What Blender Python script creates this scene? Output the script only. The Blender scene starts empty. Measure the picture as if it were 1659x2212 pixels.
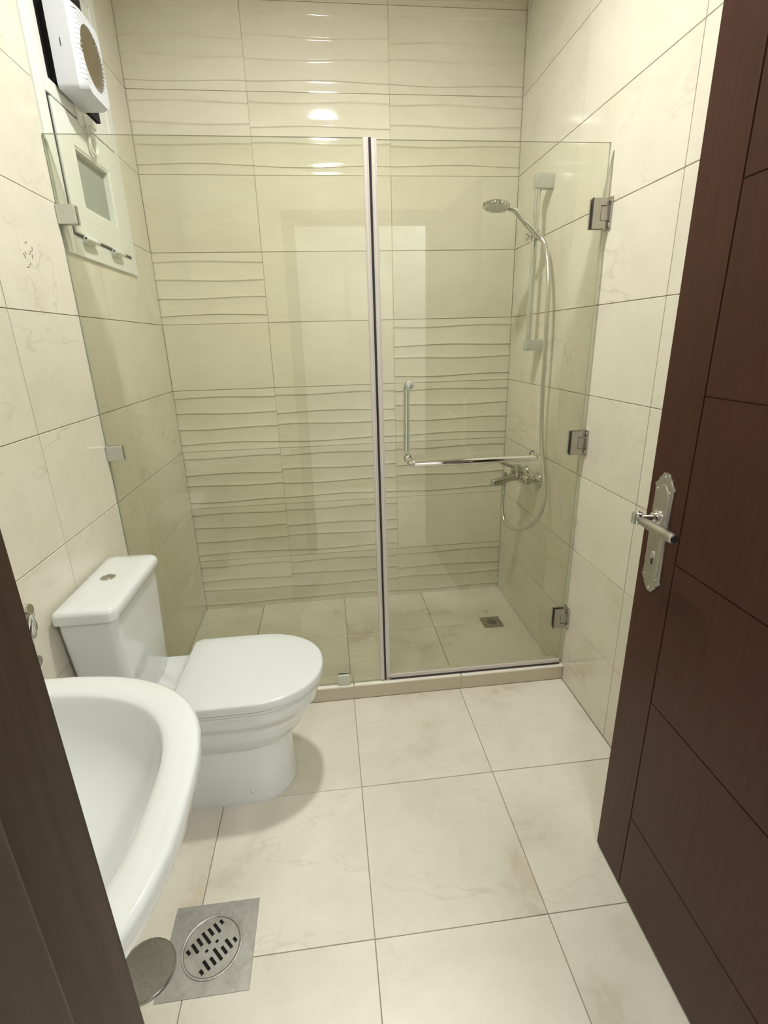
import bpy, bmesh, math, random
from mathutils import Vector, Matrix
random.seed(7)
C = bpy.context.scene.collection
PI = math.pi

# ---------------------------------------------------------------- camera, world, light, exposure
def make_camera():
    yaw, pitch, roll = 0.1052, -0.3283, -0.0275
    cy, sy, ct, st = math.cos(yaw), math.sin(yaw), math.cos(pitch), math.sin(pitch)
    fwd = Vector((sy * ct, cy * ct, st)); right = Vector((cy, -sy, 0)); up = right.cross(fwd)
    r2 = math.cos(roll) * right + math.sin(roll) * up
    u2 = -math.sin(roll) * right + math.cos(roll) * up
    m = Matrix((r2, u2, -fwd)).transposed().to_4x4()
    m.translation = Vector((0.7365, -0.5705, 1.4007))
    cd = bpy.data.cameras.new('camera'); cam = bpy.data.objects.new('camera', cd); C.objects.link(cam)
    cam.matrix_world = m
    cd.sensor_fit = 'HORIZONTAL'; cd.sensor_width = 36.0; cd.lens = 1083.31 / 1659 * 36.0
    cd.clip_start = 0.01; cd.clip_end = 50
    bpy.context.scene.camera = cam
make_camera()
world = bpy.data.worlds.new('world'); bpy.context.scene.world = world; world.use_nodes = True
world.node_tree.nodes['Background'].inputs[0].default_value = (0.8, 0.85, 1.0, 1)
world.node_tree.nodes['Background'].inputs[1].default_value = 0.05
vs = bpy.context.scene.view_settings
vs.view_transform = 'Standard'; vs.look = 'None'; vs.gamma = 1.0; vs.use_curve_mapping = False
vs.exposure = 0.0
LAMP_BATH = 530.0      # radiance of the bathroom downlight diffuser
LAMP_HALL = 215.0      # radiance of the hallway downlight diffuser

# ---------------------------------------------------------------- measures (metres)
W, D, H = 1.672, 2.008, 2.86          # room width, back wall, ceiling
Z0, RH = 0.2975, 0.30                 # lowest wall joint, row height
J1, J2 = 0.4835, 1.0814               # joints of the back wall
GY0, GY1 = 1.165, 1.173               # shower glass
FRONT = -0.35                         # room face of the door wall
HALL = -2.15                          # far hallway wall

# ---------------------------------------------------------------- materials
def mat(name, base=(.8, .8, .8), rough=.5, metal=0., coat=0., spec=.5, emit=None):
    m = bpy.data.materials.new(name); m.use_nodes = True
    b = m.node_tree.nodes['Principled BSDF']
    b.inputs['Base Color'].default_value = (*base, 1); b.inputs['Roughness'].default_value = rough
    b.inputs['Metallic'].default_value = metal; b.inputs['Coat Weight'].default_value = coat
    b.inputs['Coat Roughness'].default_value = .05
    b.inputs['Specular IOR Level'].default_value = spec
    if emit:
        b.inputs['Emission Color'].default_value = (*emit[:3], 1); b.inputs['Emission Strength'].default_value = emit[3]
    return m
def N(nt, t, **kw):
    n = nt.nodes.new(t)
    for k, v in kw.items():
        if k in n.inputs: n.inputs[k].default_value = v
        else: setattr(n, k, v)
    return n
def noise(nt, vec, scale, detail=4, rough=.55, dist=0.):
    n = N(nt, 'ShaderNodeTexNoise'); n.inputs['Scale'].default_value = scale; n.inputs['Detail'].default_value = detail
    n.inputs['Roughness'].default_value = rough; n.inputs['Distortion'].default_value = dist
    nt.links.new(vec, n.inputs['Vector']); return n.outputs['Fac']
def ramp(nt, fac, stops):
    r = N(nt, 'ShaderNodeValToRGB')
    while len(r.color_ramp.elements) < len(stops): r.color_ramp.elements.new(.5)
    for e, (p, c) in zip(r.color_ramp.elements, stops):
        e.position = p; e.color = (*c, 1) if len(c) == 3 else c
    nt.links.new(fac, r.inputs[0]); return r.outputs[0]
def mix(nt, fac, a, b, mode='MIX'):
    n = N(nt, 'ShaderNodeMix', data_type='RGBA', blend_type=mode)
    for s, v in ((0, fac), (6, a), (7, b)):
        if hasattr(v, 'is_linked'): nt.links.new(v, n.inputs[s])
        else: n.inputs[s].default_value = v if s == 0 else (*v, 1)
    return n.outputs[2]
def math_(nt, op, a, b=None, clamp=False):
    n = N(nt, 'ShaderNodeMath', operation=op); n.use_clamp = clamp
    for i, v in enumerate((a, b)):
        if v is None: continue
        if hasattr(v, 'is_linked'): nt.links.new(v, n.inputs[i])
        else: n.inputs[i].default_value = v
    return n.outputs[0]

def tile_mat(name, light, mid, dark, vein, rough=.16, vein_amt=.6, vein_scale=1.3, streak=(1, 1, 1), patch=.5, bump=.02):
    """Marble-look ceramic: cloudy base, thin crack veins, each tile shifted by its own random number."""
    m = bpy.data.materials.new(name); m.use_nodes = True; nt = m.node_tree
    b = nt.nodes['Principled BSDF']
    tc = N(nt, 'ShaderNodeTexCoord'); oi = N(nt, 'ShaderNodeObjectInfo')
    mp = N(nt, 'ShaderNodeMapping'); mp.inputs['Scale'].default_value = streak
    nt.links.new(tc.outputs['Object'], mp.inputs['Vector'])
    off = N(nt, 'ShaderNodeVectorMath', operation='MULTIPLY_ADD')
    comb = N(nt, 'ShaderNodeCombineXYZ')
    for i in range(3): nt.links.new(math_(nt, 'MULTIPLY', oi.outputs['Random'], 17.3 + 11 * i), comb.inputs[i])
    add = N(nt, 'ShaderNodeVectorMath', operation='ADD')
    nt.links.new(mp.outputs[0], add.inputs[0]); nt.links.new(comb.outputs[0], add.inputs[1])
    v = add.outputs[0]
    clouds = noise(nt, v, 3.2, 7, .62, .35)
    col = ramp(nt, clouds, [(.30, dark), (.47, mid), (.66, light)])
    fine = noise(nt, v, 38, 5, .7)
    col = mix(nt, math_(nt, 'MULTIPLY', fine, .45), col, tuple(c * .84 for c in mid))
    # thin meandering crack veins: the iso-line of a distorted noise
    vm = N(nt, 'ShaderNodeMapping'); vm.inputs['Rotation'].default_value = (0, 0, .62); vm.inputs['Scale'].default_value = (.45, 1.5, 1)
    nt.links.new(v, vm.inputs['Vector'])
    vn = noise(nt, vm.outputs[0], vein_scale, 5, .60, .25)
    d = math_(nt, 'ABSOLUTE', math_(nt, 'SUBTRACT', vn, .5))
    line = ramp(nt, d, [(0., (1, 1, 1)), (.006, (0, 0, 0))])
    gate = ramp(nt, noise(nt, v, 2.1, 2), [(.44, (0, 0, 0)), (.66, (1, 1, 1))])
    fac = math_(nt, 'MULTIPLY', math_(nt, 'MULTIPLY', line, gate), vein_amt)
    col = mix(nt, fac, col, vein)
    # crackled blotches with slightly darker grain
    bl = ramp(nt, noise(nt, v, 14, 8, .75, .5), [(.44, (0, 0, 0)), (.76, (1, 1, 1))])
    gate2 = ramp(nt, noise(nt, v, 4.0, 3, .6), [(.40, (0, 0, 0)), (.74, (1, 1, 1))])
    col = mix(nt, math_(nt, 'MULTIPLY', math_(nt, 'MULTIPLY', bl, gate2), patch), col, tuple(c * .80 for c in mid))
    # whole-tile tone shift
    tone = math_(nt, 'MULTIPLY_ADD', oi.outputs['Random'], .06); tone.node.inputs[2].default_value = .96
    hs = N(nt, 'ShaderNodeHueSaturation'); nt.links.new(tone, hs.inputs['Value']); nt.links.new(col, hs.inputs['Color'])
    nt.links.new(hs.outputs[0], b.inputs['Base Color'])
    rr = math_(nt, 'MULTIPLY_ADD', clouds, .05); rr.node.inputs[2].default_value = rough - .025
    nt.links.new(rr, b.inputs['Roughness'])
    bp = N(nt, 'ShaderNodeBump'); bp.inputs['Strength'].default_value = bump; bp.inputs['Distance'].default_value = .01
    nt.links.new(noise(nt, v, 9, 3, .5), bp.inputs['Height']); nt.links.new(bp.outputs[0], b.inputs['Normal'])
    return m

def glass_mat(name, tint, refl=.045):
    """Thin toughened glass: tinted see-through with Schlick reflection, casts a faint shadow."""
    m = bpy.data.materials.new(name); m.use_nodes = True; nt = m.node_tree; nt.nodes.clear()
    out = N(nt, 'ShaderNodeOutputMaterial'); tr = N(nt, 'ShaderNodeBsdfTransparent'); gl = N(nt, 'ShaderNodeBsdfGlossy')
    tr.inputs[0].default_value = (*tint, 1); gl.inputs['Roughness'].default_value = 0.0
    lw = N(nt, 'ShaderNodeLayerWeight'); lw.inputs['Blend'].default_value = .5
    p = math_(nt, 'POWER', lw.outputs['Facing'], 5.0)
    f = math_(nt, 'MULTIPLY_ADD', p, 1 - refl); f.node.inputs[2].default_value = refl
    mx = N(nt, 'ShaderNodeMixShader'); nt.links.new(f, mx.inputs[0])
    nt.links.new(tr.outputs[0], mx.inputs[1]); nt.links.new(gl.outputs[0], mx.inputs[2]); nt.links.new(mx.outputs[0], out.inputs[0])
    return m

def wood_mat(name, c1, c2, rough=.32):
    m = bpy.data.materials.new(name); m.use_nodes = True; nt = m.node_tree; b = nt.nodes['Principled BSDF']
    tc = N(nt, 'ShaderNodeTexCoord'); mp = N(nt, 'ShaderNodeMapping'); mp.inputs['Scale'].default_value = (60, 60, 2.2)
    nt.links.new(tc.outputs['Object'], mp.inputs['Vector'])
    g = noise(nt, mp.outputs[0], 1.6, 5, .6, .4)
    nt.links.new(ramp(nt, g, [(.35, c1), (.68, c2)]), b.inputs['Base Color'])
    b.inputs['Roughness'].default_value = rough; b.inputs['Specular IOR Level'].default_value = .22
    bp = N(nt, 'ShaderNodeBump'); bp.inputs['Strength'].default_value = .12; bp.inputs['Distance'].default_value = .002
    nt.links.new(g, bp.inputs['Height']); nt.links.new(bp.outputs[0], b.inputs['Normal'])
    return m
def steel_mat(name, base, rough, amt=.25, scale=30, stain=(.3, .28, .22)):
    m = bpy.data.materials.new(name); m.use_nodes = True; nt = m.node_tree; b = nt.nodes['Principled BSDF']
    tc = N(nt, 'ShaderNodeTexCoord'); n1 = noise(nt, tc.outputs['Object'], scale, 6, .7, .6)
    col = mix(nt, math_(nt, 'MULTIPLY', ramp(nt, n1, [(.42, (0, 0, 0)), (.72, (1, 1, 1))]), amt), base, stain)
    nt.links.new(col, b.inputs['Base Color']); b.inputs['Metallic'].default_value = 1.
    rr = math_(nt, 'MULTIPLY_ADD', n1, .3); rr.node.inputs[2].default_value = rough
    nt.links.new(rr, b.inputs['Roughness']); return m

M = {}
M['wall'] = tile_mat('wall_tile_ceramic', (.83, .79, .665), (.785, .745, .62), (.71, .665, .53), (.46, .41, .31), rough=.09, vein_amt=.45)
M['wave'] = tile_mat('ribbed_tile_ceramic', (.82, .78, .64), (.775, .73, .59), (.71, .66, .52), (.80, .76, .65), rough=.06, vein_amt=.25, streak=(.6, 1, 2.2), patch=.25)
M['faint'] = tile_mat('plain_back_tile_ceramic', (.82, .78, .64), (.775, .73, .59), (.71, .66, .52), (.82, .78, .67), rough=.06, vein_amt=.4, streak=(.5, 1, 3.5), patch=.3)
M['floor'] = tile_mat('floor_tile_ceramic', (.84, .80, .70), (.76, .72, .61), (.60, .54, .415), (.52, .475, .37), rough=.28, vein_amt=.45, vein_scale=1.5, patch=.5, bump=.04)
M['grout'] = mat('grout', (.58, .49, .32), .9)
M['floor_grout'] = mat('floor_grout', (.46, .41, .30), .95)
M['curb'] = mat('curb_stone', (.68, .60, .47), .25)
M['curb_top'] = mat('curb_edge_stone', (.85, .80, .69), .2)
M['ceramic'] = mat('white_vitreous_china', (.74, .76, .745), .08, coat=.5)
M['seat'] = mat('white_seat_plastic', (.70, .72, .705), .16)
M['ceiling'] = mat('ceiling_paint', (.90, .88, .82), .8)
M['hall'] = mat('hallway_paint', (.90, .90, .88), .7)
M['chrome'] = mat('chrome', (.72, .72, .69), .05, 1.)
M['satin'] = steel_mat('satin_nickel', (.50, .48, .44), .22, .15, 60)
M['satin_grey'] = mat('satin_grey_metal', (.62, .63, .58), .38, .7)
M['hose'] = mat('metal_hose', (.66, .65, .61), .28, 1.)
M['steel'] = steel_mat('stained_stainless', (.47, .46, .43), .30, .7, 22, (.27, .255, .20))
M['steel_dull'] = steel_mat('old_stainless', (.38, .36, .29), .30, .7, 60, (.22, .20, .12))
M['black'] = mat('black_gap', (.006, .006, .006), .8)
M['rubber_and_gap'] = mat('dark_seal_and_gap', (.02, .018, .022), .5)  # seal rubber, also the painted shade in the sash gap
M['seal'] = mat('translucent_seal_vinyl', (.68, .62, .57), .25)
M['seal_white'] = mat('seal_vinyl_rib', (.80, .77, .71), .25)
M['upvc'] = mat('window_plastic', (.80, .82, .76), .22)
M['fan'] = mat('fan_plastic', (.70, .715, .76), .35)
M['fan_brown'] = mat('brown_fan_back', (.10, .075, .04), .7)  # dark brown behind the lighter tan louvres
M['fan_tan'] = mat('tan_fan_louvre', (.50, .43, .30), .5)
M['frost'] = mat('frosted_pane', (.33, .36, .31), .45)
M['wood'] = wood_mat('dark_brown_wood', (.054, .018, .011), (.068, .025, .015), .40)
M['jamb'] = wood_mat('door_frame_wood', (.040, .024, .015), (.060, .038, .025), .45)
M['glass'] = glass_mat('shower_glass', (.955, .962, .918), .05)
M['glass_edge'] = mat('glass_edge', (.46, .50, .39), .15)
M['mark'] = mat('old_adhesive_mark', (.16, .13, .09), .8)
M['chrome_dull'] = mat('darker_chrome', (.50, .49, .44), .14, 1.)  # darker and rougher than the plain chrome
M['cover'] = steel_mat('worn_bright_steel', (.42, .41, .37), .12, .4, 18, (.26, .25, .2))
M['lampglow'] = mat('lamp_diffuser', (1, 1, 1), .5, emit=(.99, .995, .965, LAMP_BATH))
M['hallglow'] = mat('hall_lamp_diffuser', (1, 1, 1), .5, emit=(.99, .995, .975, LAMP_HALL))
M['hallfill'] = mat('hall_fill_diffuser', (1, 1, 1), .5, emit=(.99, .995, .975, 118.))  # glow of the added hallway fill lamp
M['lamprim'] = mat('lamp_rim', (.85, .85, .82), .4)

# ---------------------------------------------------------------- mesh helpers
def obj(name, bm, m, parent=None, loc=None, smooth=None):
    """Link a bmesh as one object. Geometry is given in world coordinates; loc sets the origin."""
    me = bpy.data.meshes.new(name)
    if loc is not None: bmesh.ops.translate(bm, verts=bm.verts, vec=-Vector(loc))
    bmesh.ops.recalc_face_normals(bm, faces=bm.faces)
    bm.to_mesh(me); bm.free()
    for x in (m if isinstance(m, (list, tuple)) else [m]): me.materials.append(x)
    if smooth is not None:
        me.polygons.foreach_set('use_smooth', [True] * len(me.polygons))
        me.set_sharp_from_angle(angle=math.radians(smooth))
    o = bpy.data.objects.new(name, me); C.objects.link(o)
    if loc is not None: o.location = loc
    if parent is not None: attach(o, parent)
    return o
def wpos(o):
    return (wpos(o.parent) if o.parent else Vector((0, 0, 0))) + Vector(o.location)
def attach(o, parent):
    w = Vector(o.location); o.parent = parent; o.location = w - wpos(parent)
def tag(o, label=None, cat=None, group=None, kind=None):
    for k, v in (('label', label), ('category', cat), ('group', group), ('kind', kind)):
        if v: o[k] = v
    return o
def empty(name, loc, label, cat, group=None):
    o = bpy.data.objects.new(name, None); C.objects.link(o); o.location = loc; o.empty_display_size = .05
    return tag(o, label, cat, group)
def box(bm, x0, x1, y0, y1, z0, z1, bev=0., seg=1, mi=0):
    r = bmesh.ops.create_cube(bm, size=1.0)
    for v in r['verts']:
        v.co = Vector(((x0 + x1) / 2 + v.co.x * (x1 - x0), (y0 + y1) / 2 + v.co.y * (y1 - y0), (z0 + z1) / 2 + v.co.z * (z1 - z0)))
    fs = set(f for v in r['verts'] for f in v.link_faces)
    for f in fs: f.material_index = mi
    if bev > 0:
        es = set(e for v in r['verts'] for e in v.link_edges)
        bmesh.ops.bevel(bm, geom=list(es), offset=bev, segments=seg, profile=.5, affect='EDGES', clamp_overlap=True)
    return bm
def BM(): return bmesh.new()
def B(*a, **k): return box(BM(), *a, **k)
def ring_loft(bm, rings, cap0=True, cap1=True, closed=True):
    vr = [[bm.verts.new(p) for p in r] for r in rings]
    n = len(rings[0])
    for a, b in zip(vr, vr[1:]):
        for i in range(n if closed else n - 1):
            j = (i + 1) % n
            bm.faces.new((a[i], a[j], b[j], b[i]))
    if cap0: bm.faces.new(vr[0])
    if cap1: bm.faces.new(vr[-1])
    return bm
def frame_of(d):
    d = d.normalized(); a = Vector((0, 0, 1)) if abs(d.z) < .9 else Vector((1, 0, 0))
    u = d.cross(a).normalized(); return u, d.cross(u).normalized()
def lathe(bm, p, axis, prof, n=24, cap=True):
    """prof: list of (distance along axis, radius)"""
    axis = Vector(axis).normalized(); u, v = frame_of(axis); p = Vector(p)
    rings = [[p + axis * t + (u * math.cos(2 * PI * i / n) + v * math.sin(2 * PI * i / n)) * max(r, 1e-5) for i in range(n)] for t, r in prof]
    return ring_loft(bm, rings, cap, cap)
def catmull(pts, k=8):
    P = [Vector(p) for p in pts]; P = [2 * P[0] - P[1]] + P + [2 * P[-1] - P[-2]]; out = []
    for i in range(1, len(P) - 2):
        for j in range(k):
            t = j / k; a, b, c, d = P[i - 1], P[i], P[i + 1], P[i + 2]
            out.append(.5 * ((2 * b) + (c - a) * t + (2 * a - 5 * b + 4 * c - d) * t * t + (3 * b - a - 3 * c + d) * t ** 3))
    out.append(P[-2]); return out
def tube(bm, pts, r, n=14, radii=None):
    P = [Vector(p) for p in pts]; u = None; rings = []
    for i, p in enumerate(P):
        d = (P[min(i + 1, len(P) - 1)] - P[max(i - 1, 0)]).normalized()
        if u is None: u, v = frame_of(d)
        else:
            u = (u - d * u.dot(d)).normalized(); v = d.cross(u)
        rr = radii[i] if radii else r
        rings.append([p + (u * math.cos(2 * PI * k / n) + v * math.sin(2 * PI * k / n)) * rr for k in range(n)])
    return ring_loft(bm, rings)
def bend(pts, r=.02, k=6):
    """polyline with rounded corners"""
    P = [Vector(p) for p in pts]; out = [P[0]]
    for a, b, c in zip(P, P[1:], P[2:]):
        p0 = b + (a - b).normalized() * r; p1 = b + (c - b).normalized() * r
        for j in range(k + 1):
            t = j / k; out.append((1 - t) ** 2 * p0 + 2 * t * (1 - t) * b + t * t * p1)
    return out + [P[-1]]
def extrude_outline(bm, pts, nrm, depth, bev=0., seg=2):
    """flat outline (3D points) extruded by depth along nrm"""
    nrm = Vector(nrm)
    vs = [bm.verts.new(p) for p in pts]; f = bm.faces.new(vs)
    r = bmesh.ops.extrude_face_region(bm, geom=[f])
    nv = [g for g in r['geom'] if isinstance(g, bmesh.types.BMVert)]
    for v in nv: v.co += nrm * depth
    if bev:
        es = [e for e in bm.edges if e.verts[0] in nv and e.verts[1] in nv]
        bmesh.ops.bevel(bm, geom=es, offset=bev, segments=seg, profile=.5, affect='EDGES', clamp_overlap=True)
    return bm
def cut(o, cutter_bm):
    """boolean difference, then the cutter is gone"""
    me = bpy.data.meshes.new('tmp'); bmesh.ops.recalc_face_normals(cutter_bm, faces=cutter_bm.faces); cutter_bm.to_mesh(me); cutter_bm.free()
    c = bpy.data.objects.new('tmp', me); C.objects.link(c)
    md = o.modifiers.new('b', 'BOOLEAN'); md.object = c; md.operation = 'DIFFERENCE'; md.solver = 'EXACT'
    bpy.context.view_layer.update()
    dg = bpy.context.evaluated_depsgraph_get()
    new = bpy.data.meshes.new_from_object(o.evaluated_get(dg)); new.name = o.name
    o.modifiers.clear(); o.data = new
    bpy.data.objects.remove(c); bpy.data.meshes.remove(me)
def rect_minus(r, h):
    x0, x1, y0, y1 = r; a0, a1, b0, b1 = h
    if a0 >= x1 or a1 <= x0 or b0 >= y1 or b1 <= y0: return [r]
    out = []
    if b0 > y0: out.append((x0, x1, y0, b0))
    if b1 < y1: out.append((x0, x1, b1, y1))
    ym0, ym1 = max(y0, b0), min(y1, b1)
    if a0 > x0: out.append((x0, a0, ym0, ym1))
    if a1 < x1: out.append((a1, x1, ym0, ym1))
    return out

# ---------------------------------------------------------------- room shell
G = .0011           # half a joint
T = .005            # tile proud of the backing
floor = tag(obj('floor', B(-.10, W + .10, FRONT - .17, D + .10, -.12, -T), M['floor_grout']), kind='structure')
ceiling = tag(obj('ceiling', B(-.10, W + .10, FRONT - .17, D + .10, H, H + .08), M['ceiling']), kind='structure')
wall_left = tag(obj('wall_left', BM(), M['grout']), kind='structure')
wall_right = tag(obj('wall_right', B(W + T, W + .12, FRONT, D + .12, -.12, H), M['grout']), kind='structure')
wall_back = tag(obj('wall_back', B(-.12, W + .12, D + T, D + .12, -.12, H), M['grout']), kind='structure')

WIN = (1.176, 1.764, 1.674, 2.56)     # window flange outline on the left wall: y0 y1 z0 z1
HOLE = (WIN[0] + .03, WIN[1] - .03, WIN[2] + .03, WIN[3] - .03)
bm = BM()
for (a0, a1, b0, b1) in rect_minus((FRONT, D + .12, -.12, H), HOLE): box(bm, -.12, -T, a0, a1, b0, b1)
bm.to_mesh(wall_left.data); bm.free()

cache = {}
def tile_box(sx, sy, key):
    """flat tile in its own frame: width on x, height on y, face at z=0 looking +z"""
    k = (round(sx, 4), round(sy, 4), key)
    if k not in cache:
        bm = B(-sx / 2 + G, sx / 2 - G, -sy / 2 + G, sy / 2 - G, -T - .002, 0)
        es = [e for e in bm.edges if all(v.co.z > -1e-6 for v in e.verts)]
        bmesh.ops.bevel(bm, geom=es, offset=.0009, segments=1, affect='EDGES')
        me = bpy.data.meshes.new('tile'); bm.to_mesh(me); bm.free(); me.materials.append(M[key]); cache[k] = me
    return cache[k]
def put_tile(me, cx, cy, cz, rot, parent):
    o = bpy.data.objects.new('tile', me); C.objects.link(o); o.location = (cx, cy, cz); o.rotation_euler = rot
    o.parent = parent; return o
def free_tile(rects, key, to3d, parent):
    """a tile trimmed round an opening (several rects in one mesh), to3d(a, b, depth)"""
    bm = BM()
    for (a0, a1, b0, b1) in rects:
        vs = [Vector(to3d(a, b, d)) for d in (0, -T - .002) for a, b in ((a0, b0), (a1, b0), (a1, b1), (a0, b1))]
        v = [bm.verts.new(p) for p in vs]
        for f in ((0, 1, 2, 3), (4, 7, 6, 5), (0, 4, 5, 1), (1, 5, 6, 2), (2, 6, 7, 3), (3, 7, 4, 0)): bm.faces.new([v[i] for i in f])
    return obj('tile', bm, M[key], parent)
def rows(top=H):
    zs = [0.0]; z = Z0
    while z < top: zs.append(z); z += RH
    return zs + [top]
ROT = {'left': (PI / 2, 0, PI / 2), 'right': (PI / 2, 0, -PI / 2), 'back': (PI / 2, 0, 0), 'front': (PI / 2, 0, PI), 'floor': (0, 0, 0)}
# side walls
for side, ys in (('left', [FRONT, .1965, .7975, 1.3989, D]), ('right', [FRONT, -.3847 + .6, .8147, 1.4139, D])):
    wall = wall_left if side == 'left' else wall_right
    for z0, z1 in zip(rows(), rows()[1:]):
        for y0, y1 in zip(ys, ys[1:]):
            if y1 - y0 < .02: continue
            r = (y0 + G, y1 - G, z0 + G, z1 - G)
            if side == 'left':
                parts = rect_minus(r, HOLE)
                if not parts: continue
                if parts != [r]:
                    free_tile(parts, 'wall', lambda a, b, d: (d, a, b), wall); continue
            x = 0 if side == 'left' else W
            put_tile(tile_box(y1 - y0, z1 - z0, 'wall'), x, (y0 + y1) / 2, (z0 + z1) / 2, ROT[side], wall)
# back wall: plain tiles and ribbed (wave relief) tiles
def wave_tile(sx, sy, flip):
    k = ('w', round(sx, 4), round(sy, 4), flip)
    if k in cache: return cache[k]
    cr = [.895, .60, .40, .11] if not flip else [.885, .63, .38, .13]     # crest heights from the tile's bottom
    ph = 0 if not flip else 2.1
    nx = 20; prof = [(0, -.05), (.025, -.25), (.06, -.80), (.09, -.98), (.13, -1.0), (.35, -.94), (.55, -.84), (.70, -.70), (.80, -.55), (.88, -.37), (.95, -.17), (.985, -.04), (1, 0)]
    A = .0044
    cols = []
    full = .6
    for i in range(nx + 1):
        t = i / nx; x = -sx / 2 + G + (sx - 2 * G) * t; u = x / full
        c = [1.0 - .0] + [c0 + .013 * math.sin(2 * PI * u * 1.0 + ph + j * 1.9) for j, c0 in enumerate(cr)] + [0.0]
        col = [(x, sy / 2 - G, -T - .002), (x, sy / 2 - G, -A * .35)]
        for j in range(len(c) - 1):
            for q, (s, hgt) in enumerate(prof):
                if q == 0: continue
                if j == 0:
                    hh = -A * .35 * (1 - s) if s < 1 else 0       # from the top edge out to the first crest
                elif j == len(c) - 2:
                    hh = A * hgt * (.9 if s < 1 else 1); hh = min(hh, -A * .35) if s > .4 else hh
                else: hh = A * hgt
                y = c[j] + (c[j + 1] - c[j]) * s
                col.append((x, -sy / 2 + G + (sy - 2 * G) * y, hh))
        col.append((x, -sy / 2 + G, -T - .002)); cols.append(col)
    bm = BM(); vv = [[bm.verts.new(p) for p in col] for col in cols]
    for a, b in zip(vv, vv[1:]):
        for p in range(len(a) - 1): bm.faces.new((a[p + 1], b[p + 1], b[p], a[p]))
    bm.faces.new(vv[0]); bm.faces.new(list(reversed(vv[-1])))
    me = bpy.data.meshes.new('tile'); bm.to_mesh(me); bm.free(); me.materials.append(M['wave'])
    me.polygons.foreach_set('use_smooth', [True] * len(me.polygons)); me.set_sharp_from_angle(angle=math.radians(50))
    cache[k] = me; return me
xs = [0, J1, J2, W]
RZ = rows()
ribbed = {(0, 0), (0, 1), (0, 2), (1, 0), (1, 1), (2, 0), (2, 1), (2, 2), (3, 0), (3, 1), (3, 2), (4, 2), (5, 0),
          (7, 0), (7, 1), (7, 2), (8, 0), (8, 1), (8, 2), (9, 0), (9, 1), (9, 2)}
for r, (z0, z1) in enumerate(zip(RZ, RZ[1:])):
    for c, (x0, x1) in enumerate(zip(xs, xs[1:])):
        me = wave_tile(x1 - x0, z1 - z0, (r + c) % 2 == 1) if (r, c) in ribbed else tile_box(x1 - x0, z1 - z0, 'faint')
        put_tile(me, (x0 + x1) / 2, D, (z0 + z1) / 2, ROT['back'], wall_back)
# floor tiles (45 cm); the drain plate is let into them
DR = (.266, .476, .2, .402)
fx = [0, .3275, .7729, 1.2197, W]; fy = [FRONT, -.187, .2652, .7178, 1.156]
for y0, y1 in zip(fy, fy[1:]):
    for x0, x1 in zip(fx, fx[1:]):
        g = G * 1.25; r = (x0 + g, x1 - g, y0 + g, y1 - g); parts = rect_minus(r, DR)
        if parts != [r]: free_tile(parts, 'floor', lambda a, b, d: (a, b, d), floor)
        else: put_tile(tile_box(x1 - x0, y1 - y0, 'floor'), (x0 + x1) / 2, (y0 + y1) / 2, 0, ROT['floor'], floor)
for x0, x1 in zip([0, .316, .766, 1.212], [.316, .766, 1.212, W]):
    for y0, y1 in ((1.225, 1.632), (1.632, D)):
        put_tile(tile_box(x1 - x0, y1 - y0, 'floor'), (x0 + x1) / 2, (y0 + y1) / 2, .008, ROT['floor'], floor)
# hallway floor
for y0, y1 in ((-.64, FRONT), (-1.09, -.64), (-1.54, -1.09), (-1.99, -1.54)):
    for x0, x1 in ((-.12, .3275), (.3275, .7729), (.7729, 1.2197), (1.2197, 1.667)):
        put_tile(tile_box(x1 - x0, y1 - y0, 'floor'), (x0 + x1) / 2, (y0 + y1) / 2, 0, ROT['floor'], floor)
# shower curb
curb = tag(obj('trim_1', B(0.001, W - .001, 1.158, 1.222, -.004, .060), M['curb']), 'beige stone curb under the shower glass', kind='structure')
for x0, x1 in ((0, .775), (.775, 1.225), (1.225, W)):
    bm = B(x0 + .0015, x1 - .0015, 1.156, 1.159, .002, .061); obj('riser', bm, M['curb'], curb)
    bm = B(x0 + .0012, x1 - .0012, 1.149, 1.226, .061, .071, bev=.0035, seg=3); obj('capping', bm, M['curb_top'], curb, smooth=40)

# door wall, with the doorway
DX0, DX1, DZ = .56, 1.45, 2.115
bm = BM()
box(bm, -.12, DX0, FRONT - .16, FRONT - T, -.12, H); box(bm, DX1, W + .12, FRONT - .16, FRONT - T, -.12, H); box(bm, DX0, DX1, FRONT - .16, FRONT - T, DZ, H)
wall_front = tag(obj('wall_front', bm, M['hall']), kind='structure')
for z0, z1 in zip(rows(), rows()[1:]):
    for x0, x1 in ((0, DX0), (DX0, DX1), (DX1, W)):
        parts = rect_minus((x0 + G, x1 - G, z0 + G, z1 - G), (DX0, DX1, -1, DZ))
        if parts: free_tile(parts, 'wall', lambda a, b, d: (a, FRONT + d, b), wall_front)
# door frame: rebate next to the room, stop behind it
trim = tag(obj('trim_2', BM(), M['jamb']), 'dark brown wooden door frame around the bathroom doorway', kind='structure')
bm = BM(); box(bm, DX0 - .02, .592, -.53, FRONT + .003, 0, DZ, bev=.0015)
obj('jamb', bm, M['jamb'], trim)
bm = BM(); box(bm, 1.418, DX1 + .02, -.53, FRONT - .003, 0, DZ, bev=.0015); obj('jamb', bm, M['jamb'], trim)
bm = BM(); box(bm, .592, 1.418, -.53, FRONT + .003, DZ - .035, DZ, bev=.0015); obj('head_jamb', bm, M['jamb'], trim)
bm = BM(); box(bm, .590, .606, -.53, -.412, 0, DZ - .035, bev=.004, seg=3); obj('door_stop', bm, M['jamb'], trim, smooth=40)
bm = BM(); box(bm, 1.404, 1.420, -.53, -.412, 0, DZ - .035, bev=.004, seg=3); obj('door_stop', bm, M['jamb'], trim, smooth=40)
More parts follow.
